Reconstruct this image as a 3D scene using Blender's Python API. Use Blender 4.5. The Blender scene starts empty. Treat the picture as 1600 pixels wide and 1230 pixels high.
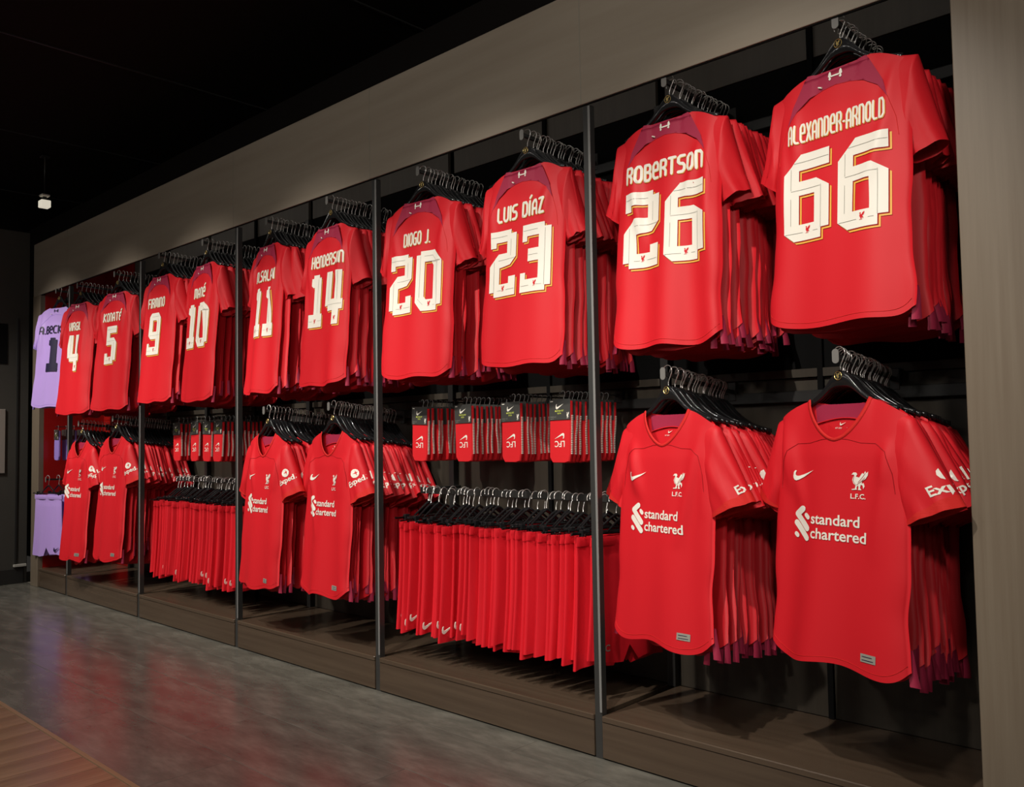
import bpy, bmesh, math, random
from mathutils import Vector, Matrix
from mathutils.geometry import tessellate_polygon
R = random.Random(7)
S = bpy.context.scene
COL = S.collection
rad = math.radians

# ------------------------------------------------------------------ camera
cd = bpy.data.cameras.new('camera'); cam = bpy.data.objects.new('camera', cd); COL.objects.link(cam)
cd.sensor_width = 36; cd.lens = 36 * 1353.3 / 1600; cd.clip_start = .05; cd.clip_end = 60
_r = [[0.7262572, 0.04586946, 0.68589101], [-0.01633186, 0.99864099, -0.04949181], [-0.68722904, 0.02474191, 0.72601934]]
cam.matrix_world = Matrix(((_r[0][0], _r[0][1], _r[0][2], 1.8988), (-_r[2][0], -_r[2][1], -_r[2][2], -2.4450),
                           (_r[1][0], _r[1][1], _r[1][2], 1.1311), (0, 0, 0, 1)))
S.camera = cam
# ------------------------------------------------------------------ world, lights, exposure
w = bpy.data.worlds.new('world'); S.world = w; w.use_nodes = True
w.node_tree.nodes['Background'].inputs[0].default_value = (1, .92, .82, 1)
w.node_tree.nodes['Background'].inputs[1].default_value = .02
S.view_settings.view_transform = 'Standard'; S.view_settings.look = 'None'
S.view_settings.exposure = 0.08; S.view_settings.gamma = 1; S.view_settings.use_curve_mapping = False

def spot(name, loc, aim, power, angle, blend=.6, size=.05, col=(1, .93, .84)):
    l = bpy.data.lights.new(name, 'SPOT'); l.energy = power; l.spot_size = rad(angle); l.spot_blend = blend
    l.shadow_soft_size = size; l.color = col
    o = bpy.data.objects.new(name, l); COL.objects.link(o); o.location = loc
    o.rotation_euler = (Vector(aim) - Vector(loc)).to_track_quat('-Z', 'Y').to_euler(); return o
for i in range(6):
    sx = .60 - 1.16 * i
    spot('ceiling_spot', (sx + .1, -1.85, 3.25), (sx, .05, 1.08), 225, 53, 1.0, .03)
for sx in (1.4, -.6, -2.6, -4.8):
    spot('floor_spot', (sx, -2.6, 3.3), (sx - .2, -1.25, 0), 135, 92, .9, .12)
spot('header_wash', (2.6, -3.3, 2.9), (.2, .0, 2.35), 175, 74, 1.0, .15)
for sx in (.6, -.63, -1.88, -3.13, -4.38):
    b_ = bpy.data.lights.new('bay_fill_light', 'AREA'); b_.shape = 'RECTANGLE'; b_.size = 1.1; b_.size_y = .03; b_.energy = .35; b_.color = (1, .93, .84)  # unseen fill added behind the header to brighten hooks and top panels
    bo = bpy.data.objects.new('bay_fill_light', b_); COL.objects.link(bo); bo.location = (sx, .05, 2.70); bo.rotation_euler = (rad(38), 0, 0)
for i in range(6):
    p_ = bpy.data.lights.new('distant_shop_light', 'POINT'); p_.energy = 17; p_.shadow_soft_size = .03; p_.color = (1, .95, .88)
    po = bpy.data.objects.new('distant_shop_light', p_); COL.objects.link(po); po.location = (4.0 - 2.1 * i, -5.2, 2.9)
al = bpy.data.lights.new('room_light', 'AREA'); al.shape = 'RECTANGLE'; al.size = 7; al.size_y = 1.2; al.energy = 9; al.color = (1, .93, .83)
ao = bpy.data.objects.new('room_light', al); COL.objects.link(ao); ao.location = (-1.5, -4.4, 3.0); ao.rotation_euler = (rad(50), 0, 0)

# ------------------------------------------------------------------ helpers
def tag(o, label=None, cat=None, group=None, kind=None):
    if label: o['label'] = label
    if cat: o['category'] = cat
    if group: o['group'] = group
    if kind: o['kind'] = kind
    return o
def thing(name, label, cat, loc=(0, 0, 0), rot=(0, 0, 0), group=None):
    o = bpy.data.objects.new(name, None); COL.objects.link(o); o.empty_display_size = .05
    o.location = loc; o.rotation_euler = rot
    return tag(o, label, cat, group)
def obj(name, me, mat=None, parent=None, label=None, loc=None, rot=None, scale=None):
    if isinstance(me, bmesh.types.BMesh):
        bm = me; me = bpy.data.meshes.new(name); bm.to_mesh(me); bm.free()
    if mat and not me.materials: me.materials.append(mat)
    o = bpy.data.objects.new(name, me); COL.objects.link(o)
    if parent: o.parent = parent
    if label: o['label'] = label
    if loc is not None: o.location = loc
    if rot is not None: o.rotation_euler = rot
    if scale is not None: o.scale = scale
    return o
def mesh(name, vs, fs, mat, smooth=False):
    me = bpy.data.meshes.new(name); me.from_pydata(vs, [], fs); me.materials.append(mat)
    if smooth: me.polygons.foreach_set('use_smooth', [True] * len(me.polygons))
    me.update(); return me
def box(bm, a, b, bev=0):
    r = bmesh.ops.create_cube(bm, size=1)
    vs = r['verts']
    for v in vs:
        v.co = Vector([(a[i] + b[i]) / 2 + v.co[i] * (b[i] - a[i]) for i in range(3)])
    if bev:
        es = {e for v in vs for e in v.link_edges}
        bmesh.ops.bevel(bm, geom=list(es), offset=bev, segments=1, affect='EDGES')
def boxm(name, a, b, mat, parent=None, bev=.002, **k):
    bm = bmesh.new(); box(bm, a, b, bev); return obj(name, bm, mat, parent, **k)
def tube(pts, r, seg=6, caps=True):
    pts = [Vector(p) for p in pts]; vs = []; fs = []; n = len(pts)
    up = Vector((0, 1, 0))
    for i, p in enumerate(pts):
        t = (pts[min(i + 1, n - 1)] - pts[max(i - 1, 0)]).normalized()
        a = t.cross(up)
        if a.length < .05: a = t.cross(Vector((1, 0, 0)))
        a.normalize(); b = a.cross(t).normalized()
        rr = r[i] if isinstance(r, (list, tuple)) else r
        for k in range(seg):
            an = 2 * math.pi * k / seg
            vs.append(p + a * math.cos(an) * rr + b * math.sin(an) * rr)
    for i in range(n - 1):
        for k in range(seg):
            fs.append((i * seg + k, i * seg + (k + 1) % seg, (i + 1) * seg + (k + 1) % seg, (i + 1) * seg + k))
    if caps: fs.append(tuple(range(seg))); fs.append(tuple((n - 1) * seg + k for k in reversed(range(seg))))
    return vs, fs
def join(parts):
    V = []; F = []
    for v, f in parts:
        o = len(V); V += list(v); F += [tuple(i + o for i in q) for q in f]
    return V, F

# ------------------------------------------------------------------ materials
def mat(name, base, rough=.5, spec=.5, metal=0, noise=None, bump=None, sheen=0, emit=None, coat=0):
    m = bpy.data.materials.new(name); m.use_nodes = True; nt = m.node_tree; n = nt.nodes; b = n['Principled BSDF']
    b.inputs['Base Color'].default_value = (*base, 1); b.inputs['Roughness'].default_value = rough
    b.inputs['Specular IOR Level'].default_value = spec; b.inputs['Metallic'].default_value = metal
    b.inputs['Sheen Weight'].default_value = sheen; b.inputs['Coat Weight'].default_value = coat
    if emit: b.inputs['Emission Color'].default_value = (*emit[0], 1); b.inputs['Emission Strength'].default_value = emit[1]
    tc = n.new('ShaderNodeTexCoord')
    if noise:  # (scale xyz, strength, detail, second colour)
        mp = n.new('ShaderNodeMapping'); mp.inputs['Scale'].default_value = noise[0]
        nt.links.new(tc.outputs['Object'], mp.inputs[0])
        no = n.new('ShaderNodeTexNoise'); no.inputs['Scale'].default_value = 1; no.inputs['Detail'].default_value = noise[2]
        no.inputs['Roughness'].default_value = .6
        nt.links.new(mp.outputs[0], no.inputs['Vector'])
        cr = n.new('ShaderNodeValToRGB'); cr.color_ramp.elements[0].position = .5 - noise[1]; cr.color_ramp.elements[1].position = .5 + noise[1]
        cr.color_ramp.elements[0].color = (*base, 1); cr.color_ramp.elements[1].color = (*noise[3], 1)
        nt.links.new(no.outputs['Fac'], cr.inputs[0]); nt.links.new(cr.outputs[0], b.inputs['Base Color'])
    if bump:  # scale xyz, strength, distance
        mp = n.new('ShaderNodeMapping'); mp.inputs['Scale'].default_value = bump[0]
        nt.links.new(tc.outputs['Object'], mp.inputs[0])
        no = n.new('ShaderNodeTexNoise'); no.inputs['Scale'].default_value = 1; no.inputs['Detail'].default_value = 3
        nt.links.new(mp.outputs[0], no.inputs['Vector'])
        bu = n.new('ShaderNodeBump'); bu.inputs['Strength'].default_value = bump[1]; bu.inputs['Distance'].default_value = bump[2]
        nt.links.new(no.outputs['Fac'], bu.inputs['Height']); nt.links.new(bu.outputs[0], b.inputs['Normal'])
    return m
knit = ((900, 900, 900), .25, .0006)
RED = mat('red_polyester', (.60, .010, .018), .55, .3, bump=knit)
RED2 = mat('red_ribbed_cuff', (.6, .016, .014), .7, .3, bump=((30, 30, 1200), .6, .001))
REDS = mat('red_shorts_fabric', (.68, .010, .021), .55, .3, bump=knit)
SEAM = mat('red_seam_thread', (.34, .006, .010), .7, .2)
BURG = mat('burgundy_mesh_fabric', (.33, .018, .055), .6, .3, bump=((500, 500, 500), .5, .001))
WHITE = mat('white_transfer_print', (.80, .765, .68), .45, .4)
GOLD = mat('gold_transfer_print', (.80, .42, .06), .5, .4)
INK = mat('grey_print_line', (.30, .29, .25), .5, .3)
LILAC = mat('lilac_polyester', (.50, .33, .80), .5, .35, bump=knit, sheen=.2)
LILAC2 = mat('deep_lilac_fabric', (.34, .24, .70), .55, .35, bump=knit)
NAVY = mat('navy_transfer_print', (.02, .015, .05), .5, .4)
BLK = mat('black_gloss_plastic', (.012, .012, .013), .14, .6)
CHR = mat('chrome_wire', (.86, .84, .80), .24, .8, metal=.6)
MBLK = mat('black_metal', (.022, .022, .021), .42, .5, metal=.0, bump=((60, 60, 60), .1, .001))
PLATE = mat('grey_end_cap', (.16, .155, .145), .45, .5)
POST = mat('dark_grey_steel_post', (.035, .035, .034), .3, .6)
JOINT = mat('pale_panel_joint', (.26, .235, .19), .4, .5)
SHINE = mat('bright_steel_edge', (.20, .20, .195), .3, .6)
HEAD = mat('grey_brown_laminate_horizontal', (.26, .217, .168), .38, .45, noise=((.9, 30, 14), .28, 5, (.325, .28, .222)), bump=((3, 60, 90), .12, .001))
PAN = mat('grey_brown_laminate_vertical', (.155, .118, .083), .38, .45, noise=((45, 45, 1.4), .28, 5, (.215, .176, .130)), bump=((140, 90, 3), .12, .001))
PLIN = mat('brown_laminate_plinth', (.062, .041, .027), .22, .5, noise=((1.4, 40, 40), .3, 5, (.10, .070, .047)))
BACK = mat('dark_oak_back_panel', (.040, .033, .025), .5, .4, noise=((30, 30, 1), .25, 5, (.062, .051, .038)))
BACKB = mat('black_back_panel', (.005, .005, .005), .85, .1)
TOPB = mat('grey_oak_top_panel', (.10, .09, .075), .5, .4, noise=((40, 40, 1.4), .25, 5, (.13, .115, .095)))
REDP = mat('red_gloss_back_panel', (.36, .006, .004), .4, .5)
CEIL = mat('black_painted_ceiling', (.010, .008, .007), .9, .1)
ENDW = mat('dark_grey_wall_paint', (.055, .052, .045), .7, .3, noise=((6, 6, 6), .3, 4, (.066, .062, .054)))
CARD = mat('charcoal_card', (.045, .045, .042), .4, .5)
LIME = mat('lime_print', (.65, .75, .12), .5, .3)
CLEAR = mat('frosted_plastic_hook', (.25, .25, .24), .2, .6)
SOCK = mat('red_sock_knit', (.62, .014, .02), .75, .2, bump=((700, 700, 200), .5, .001))
TRIMM = mat('oak_edge_trim', (.24, .15, .085), .4, .5)
GROUT = mat('pale_floor_joint', (.17, .155, .13), .6, .3)

def floor_mat():
    m = mat('grey_slate_vinyl', (.1, .1, .1), .3, .5); nt = m.node_tree; n = nt.nodes; b = n['Principled BSDF']
    tc = n.new('ShaderNodeTexCoord'); mp = n.new('ShaderNodeMapping'); mp.inputs['Scale'].default_value = (2.0, 6.0, 3)
    nt.links.new(tc.outputs['Object'], mp.inputs[0])
    a = n.new('ShaderNodeTexNoise'); a.inputs['Scale'].default_value = 1.7; a.inputs['Detail'].default_value = 9; a.inputs['Roughness'].default_value = .66; a.inputs['Distortion'].default_value = .15
    nt.links.new(mp.outputs[0], a.inputs['Vector'])
    cr = n.new('ShaderNodeValToRGB'); e = cr.color_ramp.elements
    e[0].position = .28; e[0].color = (.068, .065, .056, 1); e[1].position = .76; e[1].color = (.185, .176, .15, 1)
    x = e.new(.5); x.color = (.112, .107, .091, 1)
    nt.links.new(a.outputs['Fac'], cr.inputs[0]); nt.links.new(cr.outputs[0], b.inputs['Base Color'])
    rr = n.new('ShaderNodeMapRange'); rr.inputs[3].default_value = .18; rr.inputs[4].default_value = .29
    nt.links.new(a.outputs['Fac'], rr.inputs[0]); nt.links.new(rr.outputs[0], b.inputs['Roughness'])
    bu = n.new('ShaderNodeBump'); bu.inputs['Strength'].default_value = .08; bu.inputs['Distance'].default_value = .004
    nt.links.new(a.outputs['Fac'], bu.inputs['Height']); nt.links.new(bu.outputs[0], b.inputs['Normal'])
    return m
SLATE = floor_mat()
WOODF = mat('brown_wood_plank', (.12, .062, .034), .3, .5, noise=((22, 1.2, 5), .18, 6, (.30, .185, .11)), bump=((90, 6, 6), .1, .001))

# ------------------------------------------------------------------ the setting
H0, H1, HT, PL, DP = 0.0, 2.332, 2.7615, .150, .486
bw = 1.25
XR, XL, XE = 1.2165, -5.60, -5.76
fl = boxm('floor', (-6.6, -5.5, -.08), (3.6, .7, -.0012), GROUT, bev=0); tag(fl, 'grey slate and brown plank shop floor', kind='structure')
rows = [(.02, -.1592), (-.1608, -.5092), (-.5108, -.8592), (-.8608, -1.186)]
k = 0
tm = {}
for ri, (y0, y1) in enumerate(rows):
    x = -6.6 + (ri * .37) % .9 - .9
    while x < 2.9:
        key = ri
        if key not in tm:
            bm = bmesh.new(); box(bm, (.0008, y1, -.02), (.8992, y0, 0), .0008)
            me = bpy.data.meshes.new('floor_tile'); bm.to_mesh(me); bm.free(); me.materials.append(SLATE); tm[key] = me
        obj('floor_tile', tm[key], None, fl, loc=(x, 0, 0)); x += .9
bm = bmesh.new(); box(bm, (.0012, -3.6, -.02), (.1438, -1.206, 0), .001)
pm = bpy.data.meshes.new('floor_plank'); bm.to_mesh(pm); bm.free(); pm.materials.append(WOODF)
for i in range(50): obj('floor_plank', pm, None, fl, loc=(-5.2 + i * .145, 0, 0))
boxm('floor_edge_trim', (-6.5, -1.205, -.02), (3.4, -1.187, .0022), TRIMM, fl, .001)
ce = boxm('ceiling', (-8, -5.5, 3.35), (3.6, 1.4, 3.42), CEIL, bev=0); tag(ce, 'black painted ceiling', kind='structure')
for i in range(7):
    boxm('ceiling_joint', (-8 + i * 1.6, -5.4, 3.343), (-7.99 + i * 1.6, .6, 3.35), MBLK, ce, 0)
wb = boxm('wall_back', (-8, .60, 0), (3.6, .68, 3.36), CEIL, bev=0); tag(wb, 'dark wall behind the display bays', kind='structure')
we = boxm('wall_left', (-6.05, -4.5, 0), (-5.95, .02, 2.90), ENDW, bev=.004); tag(we, 'dark grey end wall at the far left', kind='structure')
boxm('baseboard_left', (-5.95, -4.4, 0), (-5.938, -.01, .12), MBLK, we, .002)
boxm('wall_recess', (-5.952, -.9, 1.79), (-5.944, -.145, 2.12), BACKB, we, .001)
boxm('door_frame_strip', (-5.95, -.075, .16), (-5.942, -.06, 2.17), MBLK, we, .001)
boxm('wall_sign', (-5.95, -.8, .90), (-5.938, -.155, 1.42), mat('pale_grey_poster', (.30, .27, .24), .5, .3), we, .002, label='pale grey poster')
boxm('kick_strip', (-5.95, -.085, .135), (-5.925, .01, .155), mat('bright_kick_strip', (.45, .44, .40), .4, .5), we, .002)

# ------------------------------------------------------------------ wall display unit
U = thing('wall_display_unit', 'long grey brown laminate wall display with open bays, header and plinth', 'shelving', (0, .25, 0))
def up_(name, a, b, m, bev=.002, **k):
    a = (a[0], a[1] - .25, a[2]); b = (b[0], b[1] - .25, b[2]); return boxm(name, a, b, m, U, bev, **k)
xs = [XR + .0] + [-.032 - bw * i for i in range(0, 5)] + [XE]
for i in range(6):
    x1, x0 = xs[i], xs[i + 1]
    if i == 0: x1 = 1.75
    up_('header_panel', (x0 + .0012, -.012, H1), (x1 - .0012, -.001, HT), HEAD, .0012)
    up_('header_joint', (x1 - .0025, -.0128, H1 + .001), (x1 + .0025, .01, HT - .001), JOINT, 0) if 0 < i else None
up_('bay_roof', (XE, .022, HT - .02), (1.75, DP + .02, HT), BACKB, .001)
up_('header_shadow_strip', (XE, -.006, H1 - .004), (1.75, .0, H1), BACKB, 0)  # thin black strip stands in for the shadow line under the header
up_('side_panel', (XR, -.014, 0), (1.75, .024, HT), PAN, .002)
up_('side_return', (XR, .024, 0), (XR + .03, DP, HT), BACK, .001)
up_('side_panel', (XE, -.014, 0), (XL, .024, H1), PAN, .002)
up_('side_return', (XE, .024, 0), (XL, .60, HT), REDP, .001)
for i in range(5):
    x = -bw * i
    up_('post', (x - .034, 0.0, 0.0), (x - .002, .028, H1 - .004), POST, .0015)
    up_('post_edge', (x - .010, -.0035, PL + .01), (x - .0005, .0, H1 - .008), SHINE, .0008, label='bright steel edge strip')
    up_('back_upright', (x - .03, DP - .03, PL), (x + .005, DP, 2.45), MBLK, .001)
    if i < 5: up_('centre_upright', (x + .605 if i else .605, DP - .014, PL), (x + .625 if i else .625, DP, HT - .02), BACKB, .001)
for i in range(6):
    x1 = XR if i == 0 else -bw * (i - 1) - .036
    x0 = -bw * i if i < 5 else XL
    if i == 0: x0 = 0
    up_('plinth_front', (x0, -.004, .006), (x1, .016, PL - .022), PLIN, .001)
    up_('plinth_top', (x0, -.007, PL - .021), (x1, DP, PL), PLIN, .003)
    up_('plinth_toe', (x0, .004, 0), (x1, .02, .006), BACKB, 0)
    n = 2; red = i == 5
    for j in range(n):
        a = x0 + (x1 - x0) * j / n; b = x0 + (x1 - x0) * (j + 1) / n
        up_('back_panel', (a + .001, DP + .002, PL), (b - .001, DP + .02, 1.32), REDP if red else BACK, .001)
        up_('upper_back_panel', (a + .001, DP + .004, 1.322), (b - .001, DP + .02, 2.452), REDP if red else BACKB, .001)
        up_('top_back_panel', (a + .004, DP + .001, 2.455), (b - .004, DP + .02, HT - .02), REDP if red else TOPB, .001)
    if not red:
        up_('cross_rail', (x0 + .01, DP - .03, 1.235), (x1 - .01, DP - .008, 1.275), MBLK, .002)
        up_('cross_rail', (x0 + .01, DP - .03, 2.24), (x1 - .01, DP - .008, 2.28), MBLK, .002)
        up_('rail_ledge', (x0 + .01, DP - .012, 1.322), (x1 - .01, DP + .0, 1.352), BACK, .001)

# ------------------------------------------------------------------ draping flat prints onto cloth
def drape(name, polys, fn, off, mat_, parent, sx=.012, sz=.02, thick=0):
    bm = bmesh.new()
    for loops in polys:
        if loops and not isinstance(loops[0][0], (tuple, list)): loops = [loops]
        flat = [Vector((p[0], p[1], 0)) for l in loops for p in l]
        vs = [bm.verts.new(v) for v in flat]
        for t in tessellate_polygon([[Vector((p[0], p[1], 0)) for p in l] for l in loops]):
            try: bm.faces.new([vs[i] for i in t])
            except ValueError: pass
    xs_ = [v.co.x for v in bm.verts]; ys_ = [v.co.y for v in bm.verts]
    for c, st, ax in ((xs_, sx, 0), (ys_, sz, 1)):
        a = math.floor(min(c) / st) * st + st
        while a < max(c):
            co = [0, 0, 0]; co[ax] = a; no = [0, 0, 0]; no[ax] = 1
            bmesh.ops.bisect_plane(bm, geom=bm.verts[:] + bm.edges[:] + bm.faces[:], plane_co=co, plane_no=no); a += st
    bad = []
    for v in bm.verts:
        p = fn(v.co.x, v.co.y, off)
        if p is None: bad.append(v)
        else: v.co = p
    if bad: bmesh.ops.delete(bm, geom=bad, context='VERTS')
    bm.normal_update()
    me = bpy.data.meshes.new(name); bm.to_mesh(me); bm.free(); me.materials.append(mat_)
    me.polygons.foreach_set('use_smooth', [True] * len(me.polygons))
    return obj(name, me, None, parent)
def stroke(pl, t, rounded=True):
    out = []
    for (a, b) in zip(pl, pl[1:]):
        d = Vector((b[0] - a[0], b[1] - a[1])); 
        if d.length < 1e-9: continue
        d.normalize(); n = Vector((-d.y, d.x)) * t / 2
        out.append([(a[0] + n.x, a[1] + n.y), (a[0] - n.x, a[1] - n.y), (b[0] - n.x, b[1] - n.y), (b[0] + n.x, b[1] + n.y)])
    for p in (pl if rounded else pl[1:-1]):
        out.append([(p[0] + t / 2 * math.cos(k * math.pi / 4 + .39), p[1] + t / 2 * math.sin(k * math.pi / 4 + .39)) for k in range(8)])
    return out
GL = {'A': [[(0, 0), (0, 6), (1.4, 8), (2.6, 8), (4, 6), (4, 0)], [(0, 3), (4, 3)]], 'L': [[(0, 8), (0, 1.2), (1.2, 0), (3.6, 0)]],
 'e': [[(0, 4), (4, 4), (4, 6.6), (2.8, 8), (1.2, 8), (0, 6.6), (0, 1.4), (1.2, 0), (4, 0)]], 'X': [[(0, 8), (4, 0)], [(4, 8), (0, 0)]],
 'n': [[(0, 0), (0, 8), (2.6, 8), (4, 6.6), (4, 0)]], 'D': [[(0, 0), (0, 8), (2.6, 8), (4, 6.5), (4, 1.5), (2.6, 0), (0, 0)]],
 'R': [[(0, 0), (0, 8), (3, 8), (4, 7), (4, 5), (3, 4), (0, 4)], [(2.4, 4), (4, 2.2), (4, 0)]],
 'O': [[(1.2, 0), (0, 1.5), (0, 6.5), (1.2, 8), (2.8, 8), (4, 6.5), (4, 1.5), (2.8, 0), (1.2, 0)]],
 'B': [[(0, 0), (0, 8), (2.8, 8), (3.8, 7), (3.8, 5.2), (2.8, 4.2), (0, 4.2)], [(2.8, 4.2), (4, 3), (4, 1.2), (2.8, 0), (0, 0)]],
 'T': [[(-.2, 8), (4.2, 8)], [(2, 8), (2, 0)]], 'S': [[(4, 8), (1.2, 8), (0, 7), (0, 5), (1, 4.2), (3, 4), (4, 3), (4, 1.2), (2.8, 0), (0, 0)]],
 'U': [[(0, 8), (0, 1.4), (1.2, 0), (2.8, 0), (4, 1.4), (4, 8)]], 'I': [[(0, 0), (0, 8)]], 'i': [[(0, 0), (0, 8)], [(-.1, 10), (1, 11.2)]],
 'Z': [[(0, 8), (4, 8), (0, 0), (4, 0)]], 'G': [[(4, 8), (1.2, 8), (0, 6.5), (0, 1.5), (1.2, 0), (4, 0), (4, 4), (2.4, 4)]],
 'J': [[(2.6, 8), (2.6, 1.5), (1.6, 0), (0, 0)]], '.': [[(0, 0), (.3, 0)]], '-': [[(0, 3.4), (1.1, 3.4)]], ' ': [],
 'M': [[(0, 0), (0, 8), (4, 8), (5.4, 6.6), (5.4, 0)], [(2.7, 8), (2.7, 1)]], 'H': [[(0, 0), (0, 8)], [(4, 8), (4, 0)], [(0, 4), (4, 4)]],
 'F': [[(0, 0), (0, 8), (4, 8)], [(0, 4), (3.4, 4)]], 'V': [[(0, 8), (0, 4), (1.8, 0), (2.2, 0), (4, 4), (4, 8)]],
 'K': [[(0, 0), (0, 8)], [(4, 8), (.4, 4.2), (4, 0)]], 'C': [[(4, 8), (1.2, 8), (0, 6.5), (0, 1.5), (1.2, 0), (4, 0)]]}
GL['E'] = GL['e'] + [[(1.8, 10), (3, 11.2)]]
GW = {'I': 0, 'i': 0.6, '.': .3, '-': 1.1, ' ': 1.6, 'M': 5.4, 'L': 3.6, 'J': 2.6}
def name_polys(txt, width, h, zc, t=1.45):
    tot = sum(GW.get(c, 4) for c in txt) + 2.4 * (len(txt) - 1)
    sx = width / tot; sz = h / 8; x = -tot / 2; out = []
    for c in txt:
        for pl in GL[c]:
            out += [[(px * 1, py) for px, py in q] for q in stroke([((x + px) * sx, py * sz + zc - h / 2) for px, py in pl], min(t * sz, 1.9 * sx))]
        x += GW.get(c, 4) + 2.4
    return out
DG = {
 '6': ([[(9.3, 16), (3.4, 16), (0, 12.6), (0, 1.6), (2, 0), (7.6, 0), (7.6, 1.8), (9.3, 1.8), (9.3, 9.2), (6.6, 11), (3, 11), (3, 13), (9.3, 13)], [(3, 3), (3, 8.4), (6.2, 8.4), (6.2, 3)]],
       [((2, 14.5), (9.2, 14.5)), ((1.4, 9.6), (1.4, 13.6)), ((1.4, 3), (1.4, 8)), ((1.4, 9.4), (7.5, 9.4)), ((7.6, 1.8), (7.6, 9.6)), ((.3, 1.5), (3.8, 1.5)), ((6, 1.5), (7, 1.5))]),
 '2': ([[(.3, 16), (7.4, 16), (7.4, 15), (9.3, 15), (9.3, 9.2), (7.2, 7.4), (3.4, 7), (3.4, 3), (6.8, 3), (6.8, 4.6), (9.3, 4.6), (9.3, 0), (1.6, 0), (1.6, 1.2), (0, 1.2), (0, 7.6), (3, 10.4), (6, 10.4), (6, 13.2), (2.2, 13.2), (2.2, 12), (.3, 12)]],
       [((.5, 14.6), (6, 14.6)), ((7.4, 9.6), (7.4, 13.6)), ((3, 8.8), (8.8, 8.9)), ((1.6, 1), (1.6, 8.6)), ((2.8, 1.5), (4.2, 1.5)), ((6, 1.5), (9, 1.5))]),
 '3': ([[(.4, 16), (7.4, 16), (7.4, 15), (9.3, 15), (9.3, 1.2), (7.8, 1.2), (7.8, 0), (0, 0), (0, 4.6), (1.7, 4.6), (1.7, 3), (5.8, 3), (5.8, 7.2), (2.4, 7.2), (2.4, 10.2), (5.8, 10.2), (5.8, 13.2), (2, 13.2), (2, 12), (.4, 12)]],
       [((.6, 14.6), (5.4, 14.6)), ((7.6, 1.2), (7.6, 14.6)), ((2.6, 8.7), (5.6, 8.7)), ((.4, 1.5), (3, 1.5)), ((5.4, 1.5), (7, 1.5))]),
 '0': ([[(1.5, 16), (6.6, 16), (9.3, 13), (9.3, 1.4), (7.6, 1.4), (7.6, 0), (2.2, 0), (0, 2.4), (0, 15), (1.5, 15)], [(3, 3.8), (3, 13), (5.4, 13), (6.2, 11.8), (6.2, 3), (3.8, 3)]],
       [((2.8, 14.6), (5.8, 14.6), (7.6, 12.6), (7.6, 1.6)), ((1.5, 3.6), (1.5, 14.6)), ((1, 3.2), (2.8, 1.6)), ((6.2, 1.4), (7, 1.4))]),
 '1': ([[(1.9, 16), (4.9, 16), (4.9, 15), (6.2, 15), (6.2, 4), (7.2, 4), (7.2, 0), (0, 0), (0, 4), (2.5, 4), (2.5, 12.2), (1.9, 12.2), (1.1, 12.8), (1.1, 15), (1.9, 15)]],
       [((4.4, 4.4), (4.4, 14.6)), ((.4, 1.9), (2.2, 1.9)), ((4.8, 1.9), (7, 1.9))]),
 '4': ([[(.8, 16), (4, 16), (4, 7.6), (6, 7.6), (6, 16), (9, 16), (9, 7.4), (9.8, 7.4), (9.8, 4.4), (8.4, 4.4), (8.4, 0), (5.2, 0), (5.2, 4.2), (2, 4.2), (2, 5.8), (.2, 5.8)]],
       [((2.4, 7), (2.4, 15.6)), ((7.4, 7.4), (7.4, 15.6)), ((1.4, 6), (9.4, 6))]),
 '5': ([[(9, 16), (1, 16), (1, 8), (6, 8), (6, 3), (2.2, 3), (2.2, 4.6), (0, 4.6), (0, 0), (7.6, 0), (7.6, 1.4), (9.2, 1.4), (9.2, 9), (7.4, 11), (4, 11), (4, 13), (9, 13)]],
       [((1.4, 14.6), (8.8, 14.6)), ((1.4, 9.6), (8, 9.6)), ((7.6, 1.4), (7.6, 9)), ((.4, 1.5), (3, 1.5))]),
 '9': ([[(2, 16), (7.2, 16), (9.3, 14), (9.3, 0), (0, 0), (0, 4.4), (1.4, 4.4), (1.4, 3), (6, 3), (6, 6), (2, 6), (.6, 7.4), (.6, 14.6)], [(3.2, 8.8), (3.2, 13.2), (5.6, 13.2), (6.2, 12.6), (6.2, 8.8)]],
       [((2.6, 14.6), (7.4, 14.6)), ((7.6, 2), (7.6, 13.6)), ((1.2, 7.4), (9, 7.4)), ((.4, 1.5), (3, 1.5)), ((5.6, 1.5), (7, 1.5))])}
DW = {'1': 7.4}
BIRD = [(1.2, 9.6), (2.2, 11), (3.6, 11), (4.2, 10), (3.5, 8.6), (5.2, 8.0), (6.8, 10.9), (7.4, 10.2), (8.3, 12), (8.7, 10.7), (9.8, 11.8), (9.6, 9.5), (8.5, 7.4), (6.7, 6), (6.6, 4.6), (7.6, 4.9), (8.1, 3), (7.4, 1.4), (7.0, 3.5), (6.1, 3.8), (5.7, 2), (6.5, .7), (4.7, .7), (5, 2), (4.7, 3.5), (4, 2.4), (4.1, .8), (1.5, .6), (1.5, 1.1), (3.1, 1.4), (3.4, 3.1), (2.3, 4.6), (1.7, 6.4), (2.1, 8.2), (2.8, 9.3), (2.2, 9.7)]
SWO = [(0, 2.2), (.3, 3.9), (.9, 4.6), (1.5, 4.5), (1.1, 3.6), (1.1, 2.7), (1.6, 2.2), (2.6, 2.2), (10, 4.9), (2.6, .55), (1.5, .15), (.6, .4), (.1, 1.1)]
def xf(pl, cx, cz, w, h=None, x0=0, x1=10, y0=0, y1=5, flip=False):
    s = w / (x1 - x0); sh = s if h is None else h / (y1 - y0)
    f = -1 if flip else 1
    return [(cx + f * (p[0] - (x0 + x1) / 2) * s, cz + f * (p[1] - (y0 + y1) / 2) * sh) for p in pl]
_tc = {}
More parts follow.
